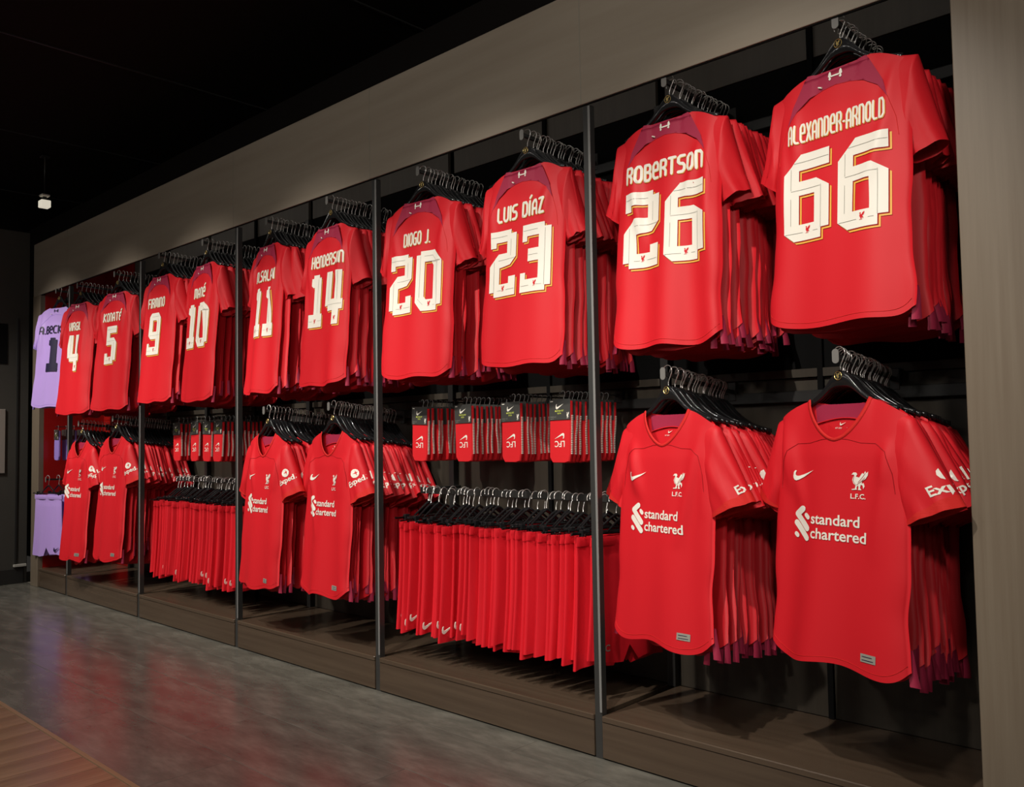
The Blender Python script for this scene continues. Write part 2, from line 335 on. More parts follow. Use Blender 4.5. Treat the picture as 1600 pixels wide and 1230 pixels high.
def text_polys(s, h, cx, cz, bold=.0, left=False, flip=False):
    if s not in _tc:
        c = bpy.data.curves.new('t', 'FONT'); c.body = s; c.offset = bold; c.fill_mode = 'FRONT'; c.resolution_u = 3
        o = bpy.data.objects.new('t', c); COL.objects.link(o); bpy.context.view_layer.update()
        me = bpy.data.meshes.new_from_object(o.evaluated_get(bpy.context.evaluated_depsgraph_get()))
        _tc[s] = [[(me.vertices[i].co.x, me.vertices[i].co.y) for i in p.vertices] for p in me.polygons]
        bpy.data.objects.remove(o); bpy.data.curves.remove(c); bpy.data.meshes.remove(me)
    P = _tc[s]; x0 = min(p[0] for q in P for p in q); x1 = max(p[0] for q in P for p in q)
    k = h / .73; f = -1 if flip else 1; xo = x0 if left else (x0 + x1) / 2
    return [[(cx + f * (p[0] - xo) * k, cz + f * p[1] * k) for p in q] for q in P]

# ------------------------------------------------------------------ football shirts
NW = .092
class Shirt:
    """cloth surface: x across, z down from the neck corners, -y towards the shopper"""
    def __init__(s, seed, front=True, L=.765, b=.028, neck=.012, aw=.205, fold=1.0):
        r = random.Random(seed); s.r = r; s.L = L; s.b = b; s.neck = neck; s.aw = aw; s.front = front; s.e = (r.uniform(0, 6), r.uniform(0, 6))
        s.w = [(r.uniform(9, 42), r.uniform(0, 6.3), r.uniform(-2.2, 2.2), r.uniform(.4, 1)) for _ in range(5)]
        s.fold = fold
        s.rid = [(sg * r.uniform(.12, .19), -r.uniform(.03, .12), -sg * r.uniform(.0, .30), r.uniform(.0025, .005), r.uniform(.015, .024), r.uniform(.12, .45)) for sg in (-1, 1, 1, -1)]
    def a(s, z):
        t = min(1, -z / s.L)
        base = s.aw + .0035 * math.sin(z * 17 + s.e[0]) * t * s.fold * .7 + .002 * math.sin(z * 41 + s.e[1]) * t
        return base * (1 - .02 * math.sin(t * 3.1) + .035 * t * t) if z < -.2 else base * (1 - .02 * (1 - t)) * (.955 + .045 * min(1, -z / .2))
    def F(s, x, z):
        t = max(0, -z / s.L); A = (.0007 + .0056 * t ** 1.1) * s.fold
        f = sum(k[3] * math.sin(k[0] * x * (1.15 - .3 * t) + k[1] + k[2] * z) for k in s.w) * A * .6
        for (x0, z0, sl, am, wd, ln) in s.rid:
            if z < z0:
                d = (x - x0 - sl * (z0 - z)) / wd; u = (z0 - z) / ln
                if u < 1: f += am * s.fold * math.exp(-d * d) * math.sin(math.pi * min(1, u * 1.0)) 
        return f
    def lens(s, x, z):
        q = min(1, abs(x) / s.a(z)); return (1 - q ** 4) ** .5
    def bb(s, x, z):
        t = -z / .16; k = .35 + .65 * min(1, max(0, t)) ** .7
        nk = max(0, 1 - (x / (NW * 1.15)) ** 2) * max(0, 1 + z / .12) * .55
        return s.b * (k + nk)
    def yf(s, x, z):
        q = min(1, abs(x) / s.a(z)); return -s.bb(x, z) * s.lens(x, z) - s.F(x, z) * (1 - q ** 6)
    def yb(s, x, z):
        q = min(1, abs(x) / s.a(z)); return s.bb(x, z) * .6 * s.lens(x, z) + s.F(-x, z) * .4 * (1 - q ** 6)
    def ztop(s, x, front):
        ax = abs(x)
        if ax < NW:
            d = s.neck if front else .012
            return -d * (1 - (ax / NW) ** (2.0 if d < .05 else 1.7)) ** (.6 if d < .05 else .75)
        return -.055 * ((ax - NW) / .11) ** 1.5
    def zhem(s, q):
        return -s.L + .035 * abs(q) ** 8 + (.004 if s.neck < .05 else .009) * math.sin(q * (3.4 + s.w[0][3] * 3) + s.w[0][1])
    def body(s, nx, nz):
        V = []; Fc = []
        qs = [math.sin(math.pi / 2 * (-1 + 2 * i / nx)) * .35 + (-1 + 2 * i / nx) * .65 for i in range(nx + 1)]
        for side in (0, 1):
            o = len(V)
            for j in range(nz + 1):
                t = j / nz; t = t ** 1.15
                for q in qs:
                    zt = s.ztop(q * s.aw * .955, side == 0); z = zt + (s.zhem(q) - zt) * t
                    x = s.a(z) * q; V.append((x, s.yf(x, z) if side == 0 else s.yb(x, z), z))
            for j in range(nz):
                for i in range(nx):
                    A = o + j * (nx + 1) + i; f = (A, A + 1, A + nx + 2, A + nx + 1)
                    Fc.append(f[::-1] if side == 0 else f)
        # sides joined
        h = (nz + 1) * (nx + 1)
        for j in range(nz):
            for i in (0, nx):
                A = j * (nx + 1) + i; B = A + nx + 1; f = (A, B, B + h, A + h); Fc.append(f if i == 0 else f[::-1])
        return V, Fc
class Sleeve:
    def __init__(s, sg, co, ci, th=.03, seed=0, b=.028, cr=.78):
        s.sg = sg; r = random.Random(seed); m = lambda p: Vector((p[0] * sg, p[1], p[2]))
        s.P0 = m((.098, 0, -.004)); s.cr = cr; s.P1 = m((.214 if cr > .7 else .206, .006, -.046 if cr > .7 else -.060)); s.tree = None; s.px = .290; s.P2 = m(co); s.P4 = m((.172, 0, -.235)); s.P3 = m(ci); s.th = th; s.b = b
        s.f = [(r.uniform(3, 8), r.uniform(0, 6), r.uniform(-3, 3)) for _ in range(3)]
    def O(s, t):
        m = lambda a, b, k: a + (b - a) * k
        a, b = m(s.P0, s.P1, s.cr), m(s.P2, s.P1, s.cr); k = s.P1 + (s.P1 - (s.P0 + s.P2) / 2) * .04
        if t < .42: u = t / .42; return m(m(s.P0, a, u), m(a, k, u), u)
        u = (t - .42) / .58; return m(m(k, b, u), m(b, s.P2, u), u)
    def I(s, t):
        c = (s.P4 + s.P3) / 2 + Vector((.004 * s.sg, 0, .012)); return s.P4 * (1 - t) ** 2 + c * 2 * t * (1 - t) + s.P3 * t * t
    def pt(s, t, an, grow=0):
        o, i = s.O(t), s.I(t); c = (o + i) / 2; d = (i - o) / 2; D = d.normalized()
        N = Vector((0, -1, 0)); N = (N - D * N.dot(D)).normalized()
        th = s.b * .45 + (s.th - s.b * .45) * min(1, t * 1.7) ** .8 + grow
        ca, sa = math.cos(an), math.sin(an)
        w = sum(math.sin(k[0] * ca + k[1] + k[2] * t * 2.2) for k in s.f) * .0036 * (.15 + t * t) * (1 if s.b > .02 else 1.3)
        sc = abs(sa) ** .8 * (1 if sa > 0 else -1)
        return c + d * ca * (1 + grow / max(.02, d.length)) + N * (th * sc + w * sc * (1 if sa > 0 else .5))
    def mesh(s, nt, na, t0=0, t1=1, grow=0):
        V = [s.pt(t0 + (t1 - t0) * j / nt, 2 * math.pi * k / na, grow) for j in range(nt + 1) for k in range(na)]
        F = [(j * na + k, j * na + (k + 1) % na, (j + 1) * na + (k + 1) % na, (j + 1) * na + k) for j in range(nt) for k in range(na)]
        return V, F
    def surf(s, u, v, off):     # a print lies on the outer face of the sleeve, rising towards the shoulder side
        if s.tree is None:
            from mathutils.bvhtree import BVHTree
            V, F = s.mesh(30, 40); s.tree = BVHTree.FromPolygons(V, F); s.last = Vector((.2, -.02, -.2))
        c, n = math.cos(.50), math.sin(.50); x = u * c - v * n; z = -.222 + u * n + v * c
        x += s.px
        h = s.tree.ray_cast(Vector((x, -1, z)), Vector((0, 1, 0)))
        return None if h[0] is None else Vector((x, h[0].y - off, z))

def sleeve_print(sl, parent, full=True):
    leaf = [[(-.003 + .021 * math.cos(k * math.pi / 6), .030 + .021 * math.sin(k * math.pi / 6)) for k in range(12)]]
    if full:
        plane = [(.004, .042), (.0, .033), (-.014, .031), (.0, .028), (.004, .017), (.006, .028), (.012, .030), (.006, .033)]
        drape('sleeve_print', leaf + [[(x, y) for x, y in q] for q in text_polys('Expedia', .027, 0, -.018, .022)], sl.surf, .0016, WHITE, parent, .008, .01)
        drape('sleeve_print_mark', [plane], sl.surf, .0028, RED, parent, .01, .01)
    else:
        return

def build_front(key, x, y, z, L, yaw, kind, name='', num='', tilt=-4.6, label='', fab=RED, ink=WHITE, seed=1, cuffR=None, cuffL=None, wscale=1, sx=1):
    t = thing('football_shirt', label, 'shirt', (x, y, z), (rad(tilt), 0, rad(yaw)))
    t.scale = (sx, 1, 1); up = kind == 'back'
    sh = Shirt(seed, L=L, b=.03, neck=.012 if up else .112, fold=2.3 if up else 2.7, aw=.205 * wscale)
    v, f = sh.body(52, 56); obj('body', mesh('shirt_body', v, f, fab, True), None, t)
    fn = lambda px, pz, off: Vector((px, sh.yf(px, pz) - off, pz))
    fb = lambda px, pz, off: Vector((px, sh.yb(px, pz) - .001 - off, pz))
    if up:
        cr = cuffR or ((.262, .075, -.285), (.188, .03, -.325)); cl = cuffL or ((.258, .045, -.285), (.205, .0, -.325))
    else:
        cr = cuffR or ((.315, .045, -.285), (.195, .0, -.345)); cl = cuffL or ((.285, .03, -.285), (.205, .0, -.325))
    for sg, c in ((1, cr), (-1, cl)):
        sl = Sleeve(sg, c[0], c[1], .032, seed * 7 + sg, .03, .80 if up else .50)
        v, f = sl.mesh(22, 28, 0, .93); so = obj('sleeve', mesh('shirt_sleeve', v, f, fab if fab is not LILAC else LILAC, True), None, t)
        v, f = sl.mesh(2, 28, .925, 1, .0018); obj('cuff', mesh('shirt_cuff', v, f, (RED if up else RED2) if fab is RED else LILAC2, True), None, so)
        if sg == 1 and not up and fab is RED:
            sl.px = {'L66': .302, 'L26': .32}.get(key, .243); sleeve_print(sl, t)
    # arched panel seam
    cz = -.062 if up else -.112
    arc = [(.176, -.262), (.170, -.21), (.152, -.15), (.122, -.105 if up else -.128), (.08, cz - .014), (.04, cz - .004), (0, cz)]
    arc = arc + [(-p[0], p[1]) for p in arc[-2::-1]]
    fine = []
    for a, b in zip(arc, arc[1:]): fine += [(a[0] + (b[0] - a[0]) * k / 4, a[1] + (b[1] - a[1]) * k / 4) for k in range(4)]
    fine.append(arc[-1])
    v, f = tube([fn(p[0], p[1], .0004) for p in fine], .0009 if up else .0012, 5); obj('seam', mesh('shirt_seam', v, f, (RED2 if up else SEAM) if fab is RED else LILAC2, True), None, t)
    for sg in (-1, 1):
        gv = []; gf = []
        for j in range(9):
            zz = -L + .085 - .092 * j / 8; wd = .014 * (j / 8) ** .8
            ax = sh.a(zz); gv += [(sg * (ax - .012), .004, zz), (sg * (ax - .002 + wd), .012, zz), (sg * (ax - .006), .020, zz)]
        for j in range(8):
            a = j * 3; gf += [(a, a + 1, a + 4, a + 3), (a + 1, a + 2, a + 5, a + 4)]
        obj('side_gusset', mesh('side_gusset', gv, gf, BURG if fab is RED else LILAC2, True), None, t, label='burgundy side gusset' if fab is RED else None)
    if up:
        yk = [(-.088, -.006), (-.04, -.0125), (.04, -.0125), (.088, -.006)] + [(.098, -.02), (.135, -.092), (.152, -.150), (.122, -.105), (.08, -.076), (.04, -.066), (0, -.062), (-.04, -.066), (-.08, -.076), (-.122, -.105), (-.152, -.150), (-.135, -.092), (-.098, -.02)]
        if fab is RED: drape('neck_panel', [yk], lambda a, b, o: Vector((a, min(sh.yf(a, b), -.0268 * (1 if abs(a) > .07 else .2)) - o, b)), .0012, BURG, t, .01, .01)['label'] = 'burgundy neck panel'
        lg = [[(-.022, -.024), (-.018, -.018), (-.014, -.024), (-.013, -.034), (-.016, -.038), (-.013, -.044), (-.018, -.048), (-.022, -.044), (-.020, -.038), (-.024, -.034)]]
        lg += [[(-a, b) for a, b in lg[0]], [(-.014, -.033), (.014, -.033), (.014, -.038), (-.014, -.038)]]
        lg = [[(a * .9, b * .9 - .002) for a, b in q] for q in lg]
        drape('neck_emblem', lg, fn, .003, ink, t, .012, .02)
        tg = mesh('security_tag', *join([((tube([(-.052, sh.yf(-.05, -.058) - .004, -.054), (-.040, sh.yf(-.04, -.058) - .006, -.060)], .0028, 6)))]), WHITE)
        obj('security_tag', tg, None, t)
        nw = min(.29, .034 * sum(GW.get(c, 4) / 4 + .28 for c in name) / 1.28)
        if key == '66': nw = .285
        if key == '20': nw = .155
        if key == 'P': nw = .29
        if key in ('11', '14'): nw = {'11': .23, '14': .27}[key]
        pdx = {'11': .030, '14': .026}.get(key, 0); fn0 = fn; fn = lambda px, pz, off: fn0(px + pdx, pz, off)
        np_ = name_polys(name, nw, .054, -.178)
        a_ = drape('player_name', np_, fn, .0034, ink, t, .007, .014)
        if ink is WHITE:
            drape('name_edge', [[(px + .0016, pz - .0022) for px, pz in q] for q in np_], fn, .0024, GOLD, a_)
        hh = .262; dw = .135 if key == '11' else .148; k = dw / 9.8; kz = hh / 16; tot = sum(DW.get(c, 9.4) for c in num) + 1.7 * (len(num) - 1); x0 = -tot / 2
        W_ = []; Ln = []; Cr = []
        for c in num:
            pl, ls = DG[c]; g = lambda p: ((x0 + p[0]) * k, -.505 + p[1] * kz)
            W_.append([[g(p) for p in l] for l in pl])
            for l in ls: Ln += stroke([g(p) for p in l], .0013, False)
            cx = {'1': 3.4, '4': 6.8}.get(c, 4.9)
            Cr.append(xf(BIRD, *g((cx, 1.9)), .016, .024, 1, 10, 0, 12))
            x0 += DW.get(c, 9.4) + 1.7
        n_ = drape('shirt_number', W_, fn, .0038, ink, t, .007, .012)
        if ink is WHITE:
            drape('number_shadow', [[[(px + .0075, pz - .0085) for px, pz in l] for l in pl] for pl in W_], fn, .0022, GOLD, n_)
            drape('number_outline', [[[(px + .0030, pz - .0034) for px, pz in l] for l in pl] for pl in W_], fn, .0029, SEAM, n_)
            drape('number_lines', Ln, fn, .0046, INK, n_)
            drape('number_crest', Cr, fn, .0048, RED, n_)
    else:
        # collar band and the inside of the neck
        cp = []
        for i in range(41):
            px = -NW + 2 * NW * i / 40; cp.append((px, sh.ztop(px, True)))
        cp = [(-NW - .002, .004)] + cp + [(NW + .002, .004)]
        ib = [Vector((p[0], sh.yf(p[0], p[1]) - .0014, p[1])) for p in cp]
        V = []; Fc = []
        for i, p in enumerate(ib):
            d = (ib[min(i + 1, len(ib) - 1)] - ib[max(i - 1, 0)]); nn = Vector((-d.z, 0, d.x)).normalized() * -.0095
            q = p + nn; V += [p + Vector((0, .002, 0)) - nn * .1, p - nn * .08, q + Vector((0, sh.yf(q.x, q.z) - sh.yf(p.x, p.z), 0)), q + Vector((0, .004, 0))]
        for i in range(len(ib) - 1):
            for k2 in range(3): a = i * 4 + k2; Fc.append((a, a + 1, a + 5, a + 4))
        obj('collar', mesh('collar', V, Fc, RED2, True), None, t)
        inner = [(-.090, -.010), (.090, -.010), (.086, -.05)] + [(.086 * math.cos(k2 * math.pi / 12), -.062 + .010 * math.sin(k2 * math.pi / 12)) for k2 in range(13)][::1] + [(-.086, -.05)]
        drape('neck_panel', [[(-.090, -.010), (-.086, -.066), (-.05, -.055), (0, -.051), (.05, -.055), (.086, -.066), (.090, -.010)]], fb, .0012, BURG, t, .01, .01)['label'] = 'burgundy neck panel'
        v, f = tube([fb(-.086 + .0143 * k2, -.066 + .015 * math.sin(math.pi * k2 / 12), .003) for k2 in range(13)], .002, 5); obj('neck_binding', mesh('neck_binding', v, f, RED, True), None, t)
        lb = [xf(SWO, -.005, -.068, .02)] + text_polys('FIT DRY', .0042, -.018, -.082, .01) + text_polys('AUTHENTIC', .0042, .022, -.082, .01) + text_polys('L', .007, -.004, -.098, .02)
        drape('neck_label', lb, fb, .0022, WHITE, t, .02, .02)
        drape('swoosh_mark', [xf(SWO, -.094, -.222, .066, .034)], fn, .0024, WHITE, t)
        cr_ = [xf(BIRD, .082, -.232, .050, .056, 1, 10, 0, 12)] + text_polys('L.F.C.', .014, .078, -.281, .02)
        drape('club_crest', cr_, fn, .0024, WHITE, t, .012, .012)
        drape('crest_detail', stroke([(.078, -.236), (.090, -.222), (.098, -.210)], .0011) + stroke([(.074, -.243), (.088, -.232), (.097, -.222)], .0011) + stroke([(.066, -.219), (.064, -.232), (.071, -.244)], .0011), fn, .0033, SEAM, t)
        sc = []
        T = lambda p: (-.133 + p[0] * .068, -.412 + p[1] * .100)
        for pl in ([(.56, .92), (.22, .76), (.80, .36)], [(.17, .50), (.80, .08)]): sc += stroke([T(p) for p in pl], .0185)
        sc += stroke([T((.74, .74)), T((.84, .68))], .0135) + stroke([T((.14, .17)), T((.22, .13))], .0135)
        sc += text_polys('standard', .0315, -.064, -.360, .016, left=True) + text_polys('chartered', .0315, -.064, -.402, .016, left=True)
        drape('sponsor_print', sc, fn, .0024, WHITE, t, .012, .015)
        tgx = .115; tz = -L + .045
        a_ = drape('hem_tag', [[(tgx - .022, tz - .011), (tgx + .022, tz - .011), (tgx + .022, tz + .011), (tgx - .022, tz + .011)]], fn, .0018, INK, t, .01, .01); a_['label'] = 'grey hem tag'
        drape('tag_lines', [[(tgx - .017, tz + .003), (tgx + .012, tz + .003), (tgx + .012, tz + .005), (tgx - .017, tz + .005)], [(tgx - .017, tz - .006), (tgx + .016, tz - .006), (tgx + .016, tz - .004), (tgx - .017, tz - .004)]], fn, .0026, NAVY, a_)
    # hem stitching
    if up: fn = fn0
    hv = [fn(q * sh.a(-L + .02) * .97, sh.zhem(q) + .016, .0006) for q in [-1 + 2 * i / 40 for i in range(41)]]
    v, f = tube(hv, .0007, 4); obj('hem_stitch', mesh('hem_stitch', v, f, RED2 if fab is RED else LILAC2, True), None, t)
    return t

# shared meshes of the shirts hanging behind
BACKV = {}
def stack_meshes(fab, nm, up, n):
    out = []
    for k in range(n):
        r = random.Random(100 + k + (50 if up else 0)); L = .765 + r.uniform(-.03, .02)
        sh = Shirt(300 + k + (40 if up else 0), L=L, b=.014, neck=.012 if up else .09, aw=.192 + r.uniform(-.014, .010), fold=2.2)
        v, f = sh.body(22, 22); b = mesh('hanging_shirt_body', v, f, fab, True)
        sl = []
        for sg in (1, -1):
            o = r.uniform(-.02, .02)
            if up: c = ((.262 + o, .05 + r.uniform(-.01, .03), -.285 + r.uniform(-.02, .02)), (.19, .02, -.325))
            else: c = ((.305 + o, .035, -.285 + r.uniform(-.02, .02)), (.195, .0, -.345 + r.uniform(-.01, .02)))
            s_ = Sleeve(sg, c[0], c[1], .018, k * 9 + sg + 5, .015, .72 if up else .50); v, f = s_.mesh(10, 16); sl.append((mesh('hanging_shirt_sleeve', v, f, fab, True), s_))
        gv = []; gf = []
        for j in range(5):
            zz = -L + .075 - .085 * j / 4; wd = .010 * (j / 4) ** .8; ax = sh.a(zz)
            gv += [((ax - .012), -.004, zz), ((ax - .002 + wd), .004, zz), ((ax - .006), .010, zz)]
        for j in range(4):
            a = j * 3; gf += [(a, a + 1, a + 4, a + 3), (a + 1, a + 2, a + 5, a + 4)]
        gus = mesh('side_gusset', gv, gf, BURG if fab is RED else LILAC2, True)
        pr = None
        if not up:
            tmp = drape('p', [[(-.003 + .021 * math.cos(q * math.pi / 5), .030 + .021 * math.sin(q * math.pi / 5)) for q in range(10)]] + text_polys('Expedia', .027, 0, -.018, .022), sl[0][1].surf, .0016, WHITE, None, .012, .014)
            pr = tmp.data; bpy.data.objects.remove(tmp)
        out.append((b, sl[0][0], sl[1][0], gus, pr))
    return out
STK_U = stack_meshes(RED, 'u', True, 5)
STK_L = stack_meshes(RED, 'l', False, 5)
STK_P = stack_meshes(LILAC, 'p', True, 2)

# hangers
def hanger_meshes():
    arc = []
    n = 26
    top = []; bot = []
    for i in range(n + 1):
        x = -.185 + .37 * i / n; ax = abs(x)
        c = .078 * math.exp(-(ax / .066) ** 2) - .004 - .26 * max(0, ax - .09)
        h = .011 + .021 * math.exp(-(ax / .035) ** 2) + .006 * math.exp(-(ax / .1) ** 2)
        top.append((x, c + h * .35)); bot.append((x, c - h * .9))
    V = []; F = []
    for i in range(n + 1):
        (x, zt), (_, zb) = top[i], bot[i]; d = .0065
        V += [(x, -d * .6, zt), (x, -d, zt - .003), (x, -d, zb + .002), (x, -d * .5, zb), (x, d * .5, zb), (x, d, zb + .002), (x, d, zt - .003), (x, d * .6, zt)]
    for i in range(n):
        for k in range(8): a = i * 8; F.append((a + k, a + (k + 1) % 8, a + 8 + (k + 1) % 8, a + 8 + k))
    F += [tuple(range(8))[::-1], tuple(n * 8 + k for k in range(8))]
    bar = mesh('hanger_bar', V, F, BLK, True)
    zt = top[n // 2][1]
    pts = [(0, 0, zt - .004), (0, 0, zt + .012)]
    cx, cz, r = -.003, zt + .048, .020
    pts += [(.004, 0, zt + .020)] + [(cx + r * math.cos(rad(a)), 0, cz + r * math.sin(rad(a))) for a in range(-40, 201, 20)]
    v, f = tube(pts, .0017, 6); hook = mesh('hanger_hook', v, f, CHR, True)
    bm = bmesh.new(); bmesh.ops.create_cone(bm, cap_ends=True, segments=16, radius1=.013, radius2=.012, depth=.0022)
    bmesh.ops.rotate(bm, verts=bm.verts, matrix=Matrix.Rotation(rad(90), 3, 'X')); bmesh.ops.translate(bm, verts=bm.verts, vec=(-.003, -.0075, zt - .017))
    em = bpy.data.meshes.new('hanger_emblem'); bm.to_mesh(em); bm.free(); em.materials.append(BLK)
    rv, rf = tube([(-.003 + .0122 * math.cos(q * math.pi / 8), -.0088, zt - .017 + .0122 * math.sin(q * math.pi / 8)) for q in range(17)], .0009, 4)
    bv = [(p[0], -.0090, p[1]) for p in xf(BIRD, -.003, zt - .017, .014, .018, 1, 10, 0, 12)]
    tr = tessellate_polygon([[Vector((p[0], p[2], 0)) for p in bv]])
    rv, rf = join([(rv, rf), (bv, [tuple(t) for t in tr])])
    return bar, hook, em, mesh('hanger_emblem_bird', rv, rf, mat('gold_foil', (.75, .55, .2), .3, .5, metal=.8)), zt + .048 + .020
HB, HH, HE, HG, HTOP = hanger_meshes()
def add_hanger(loc, rot, label, group, front):
    t = thing('clothes_hanger', label, 'hanger', loc, rot, group)
    obj('hanger_bar', HB, None, t); obj('hook', HH, None, t)
    if front: e = obj('emblem', HE, None, t); obj('emblem_bird', HG, None, e, label='gold bird emblem')
    return t
def oval_plate(w, h, d):
    pts = [(w * math.cos(a) * 1.0, (h - w) * (1 if math.sin(a) > 0 else -1) + w * math.sin(a)) for a in [2 * math.pi * (k + .5) / 20 for k in range(20)]]
    V = [(p[0], -d, p[1]) for p in pts] + [(p[0], 0, p[1]) for p in pts]
    F = [tuple(range(20))[::-1], tuple(range(20, 40))] + [(k, (k + 1) % 20, 20 + (k + 1) % 20, 20 + k) for k in range(20)]
    return mesh('end_cap', V, F, PLATE)
CAP = oval_plate(.010, .021, .003)
def arm(x, y, z, slope, label, y1=DP - .02, hz=.1335):
    t = thing('display_arm', label, 'rail', (x, y1, z))
    n = y1 - y
    zz = lambda yy: -slope * (yy - y)
    V = []; 
    for yy in (y, y1):
        for (dx, dz) in ((-.005, -.014), (.005, -.014), (.005, .0), (-.005, .0)): V.append((dx, yy - y1, hz + dz + zz(yy)))
    F = [(0, 1, 2, 3), (7, 6, 5, 4), (0, 4, 5, 1), (1, 5, 6, 2), (2, 6, 7, 3), (3, 7, 4, 0)]
    obj('arm_bar', mesh('arm_bar', V, F, MBLK), None, t)
    obj('end_cap', CAP, None, t, loc=(0, y - y1 - .001, hz - .008))
    boxm('bracket', (-.016, -.012, hz + zz(y1) - .04), (.016, .006, hz + zz(y1) + .03), MBLK, t, .002)
    return t

ROWS = {
 '66': (.905, .030, 2.193, .765, -8.6, 'back', 'ALeXAnDeR-ARnOLD', '66'), '26': (.318, .030, 2.193, .778, 0, 'back', 'ROBeRTSOn', '26'),
 '23': (-.335, .030, 2.175, .781, 1.1, 'back', 'LUIS DiAZ', '23'), '20': (-.955, .030, 2.172, .788, 5.3, 'back', 'DIOGO J.', '20'),
 '14': (-1.640, .030, 2.180, .794, -1.5, 'back', 'HenDeRSOn', '14'), '11': (-2.200, .030, 2.180, .806, -4.5, 'back', 'M.SALAH', '11'),
 '10': (-2.910, .030, 2.183, .825, -3.6, 'back', 'MAnE', '10'), '9': (-3.375, -.02, 2.172, .802, 2.2, 'back', 'FIRMInO', '9'),
 '5': (-4.180, .030, 2.174, .822, 9.5, 'back', 'KOnATE', '5'), '4': (-4.685, -.03, 2.154, .818, 9.5, 'back', 'VIRGIL', '4'),
 'L66': (.872, .030, 1.221, .750, -17, 'front', '', ''), 'L26': (.285, .030, 1.207, .765, -12, 'front', '', ''),
 'L14': (-1.635, .030, 1.166, .779, -2.8, 'front', '', ''), 'L11': (-2.145, -.02, 1.162, .786, -3.0, 'front', '', ''),
 'L5': (-4.190, .030, 1.173, .840, 3.0, 'front', '', ''), 'L4': (-4.640, -.03, 1.149, .845, 1.6, 'front', '', '')}
WD = {'66': 'sixty-six', '26': 'twenty-six', '23': 'twenty-three', '20': 'twenty', '14': 'fourteen', '11': 'eleven', '10': 'ten', '9': 'nine', '5': 'five', '4': 'four'}
LOWL = {'L66': 'front-facing red shirt of the lower row beside the wide right panel', 'L26': 'front-facing red shirt of the lower row just right of the nearest post',
 'L14': 'front-facing red lower-row shirt under the back numbered fourteen', 'L11': 'front-facing red lower-row shirt under the back numbered eleven',
 'L5': 'front-facing red lower-row shirt under the back numbered five', 'L4': 'leftmost front-facing red lower-row shirt, right of the lilac shorts'}
NST = {'66': 16, '26': 17, '23': 16, '20': 16, '14': 16, '11': 15, '10': 15, '9': 15, '5': 14, '4': 14, 'L66': 19, 'L26': 22, 'L14': 22, 'L11': 19, 'L5': 20, 'L4': 17}
sd = 11
for key, (x, y, z, L, yaw, kind, nm, num) in ROWS.items():
    sd += 3; low = kind == 'front'
    lab = LOWL[key] if low else 'red football shirt showing its back with a large white %s' % WD[num]
    who = {'L66': 'lower front shirt beside the wide right panel', 'L26': 'lower front shirt right of the nearest post', 'L14': 'lower front shirt under number fourteen',
           'L11': 'lower front shirt under number eleven', 'L5': 'lower front shirt under number five', 'L4': 'leftmost lower front shirt'}.get(key, 'shirt numbered %s' % WD.get(num))
    build_front(key, x, y, z, L, yaw, kind, nm, num, label=lab, seed=sd, sx={'66': 1.05, 'L66': 1.12, 'L26': 1.06, '11': .87, '14': .95}.get(key, 1))
    slope = .055 / .49 if low else .02
    y1 = DP - .035
    arm(x, y - .03, z, slope, 'black display arm carrying the %s' % who)
    add_hanger((x, y, z), (0, 0, rad(yaw)), 'black hanger with gold emblem holding the %s' % who, None, True)
    n = NST[key]; sp = (y1 - y - .07) / n; V = STK_L if low else STK_U
    for i in range(n):
        yy = y + .030 + i * sp; zz = z - slope * (yy - y) + R.uniform(-.003, .003)
        hy = rad(yaw * max(0, 1 - i / 6) + R.uniform(-3, 3)); ya = hy + rad(R.uniform(-7, 7)); xx = x + R.uniform(-.009, .009)
        h = thing('clothes_hanger', 'black hanger with chrome hook behind the %s' % who, 'hanger', (xx, yy, zz), (0, 0, hy), 'hangers behind the %s' % who)
        obj('hanger_bar', HB, None, h); obj('hook', HH, None, h)
        t = thing('football_shirt', 'red shirt in the stack behind the %s' % who, 'shirt', (xx, yy, zz), (rad(-4.0 * (1 - i / n) + R.uniform(-.6, .6)), 0, ya + rad(R.uniform(-3, 3))), 'shirts behind the %s' % who)
        b, s1, s2, g, p = V[R.randrange(5)]
        obj('body', b, None, t, scale=(1, 1, L / .765 * R.uniform(.97, 1.0)))
        o = obj('sleeve', s1, None, t); obj('sleeve', s2, None, t); obj('side_gusset', g, None, t)
        if p: obj('sleeve_print', p, None, o, label='white sleeve lettering')

# lilac goalkeeper shirt
build_front('P', -5.17, -.01, 2.18, .775, 17, 'back', 'A.BeCKeR', '1', label='lilac goalkeeper shirt with dark number 1 at the far left', fab=LILAC, ink=NAVY, seed=91, sx=1.1)
arm(-5.17, -.04, 2.18, .02, 'black display arm carrying the lilac goalkeeper shirt')
add_hanger((-5.17, -.01, 2.18), (0, 0, rad(11)), 'black hanger with gold emblem holding the lilac goalkeeper shirt', None, True)
for i in range(4):
    yy = .04 + i * .09
    h = thing('clothes_hanger', 'black hanger behind the lilac goalkeeper shirt', 'hanger', (-5.17, yy, 2.178), (0, 0, rad(6 - i * 3)), 'hangers behind the lilac shirt')
    obj('hanger_bar', HB, None, h); obj('hook', HH, None, h)
    t = thing('football_shirt', 'lilac shirt hanging behind the lilac goalkeeper shirt', 'shirt', (-5.17, yy, 2.178), (rad(-3), 0, rad(6 - i * 3)), 'lilac shirts in the stack')
    b, s1, s2, g, p = STK_P[i % 2]
    obj('body', b, None, t); obj('sleeve', s1, None, t); obj('sleeve', s2, None, t); obj('side_gusset', g, None, t)

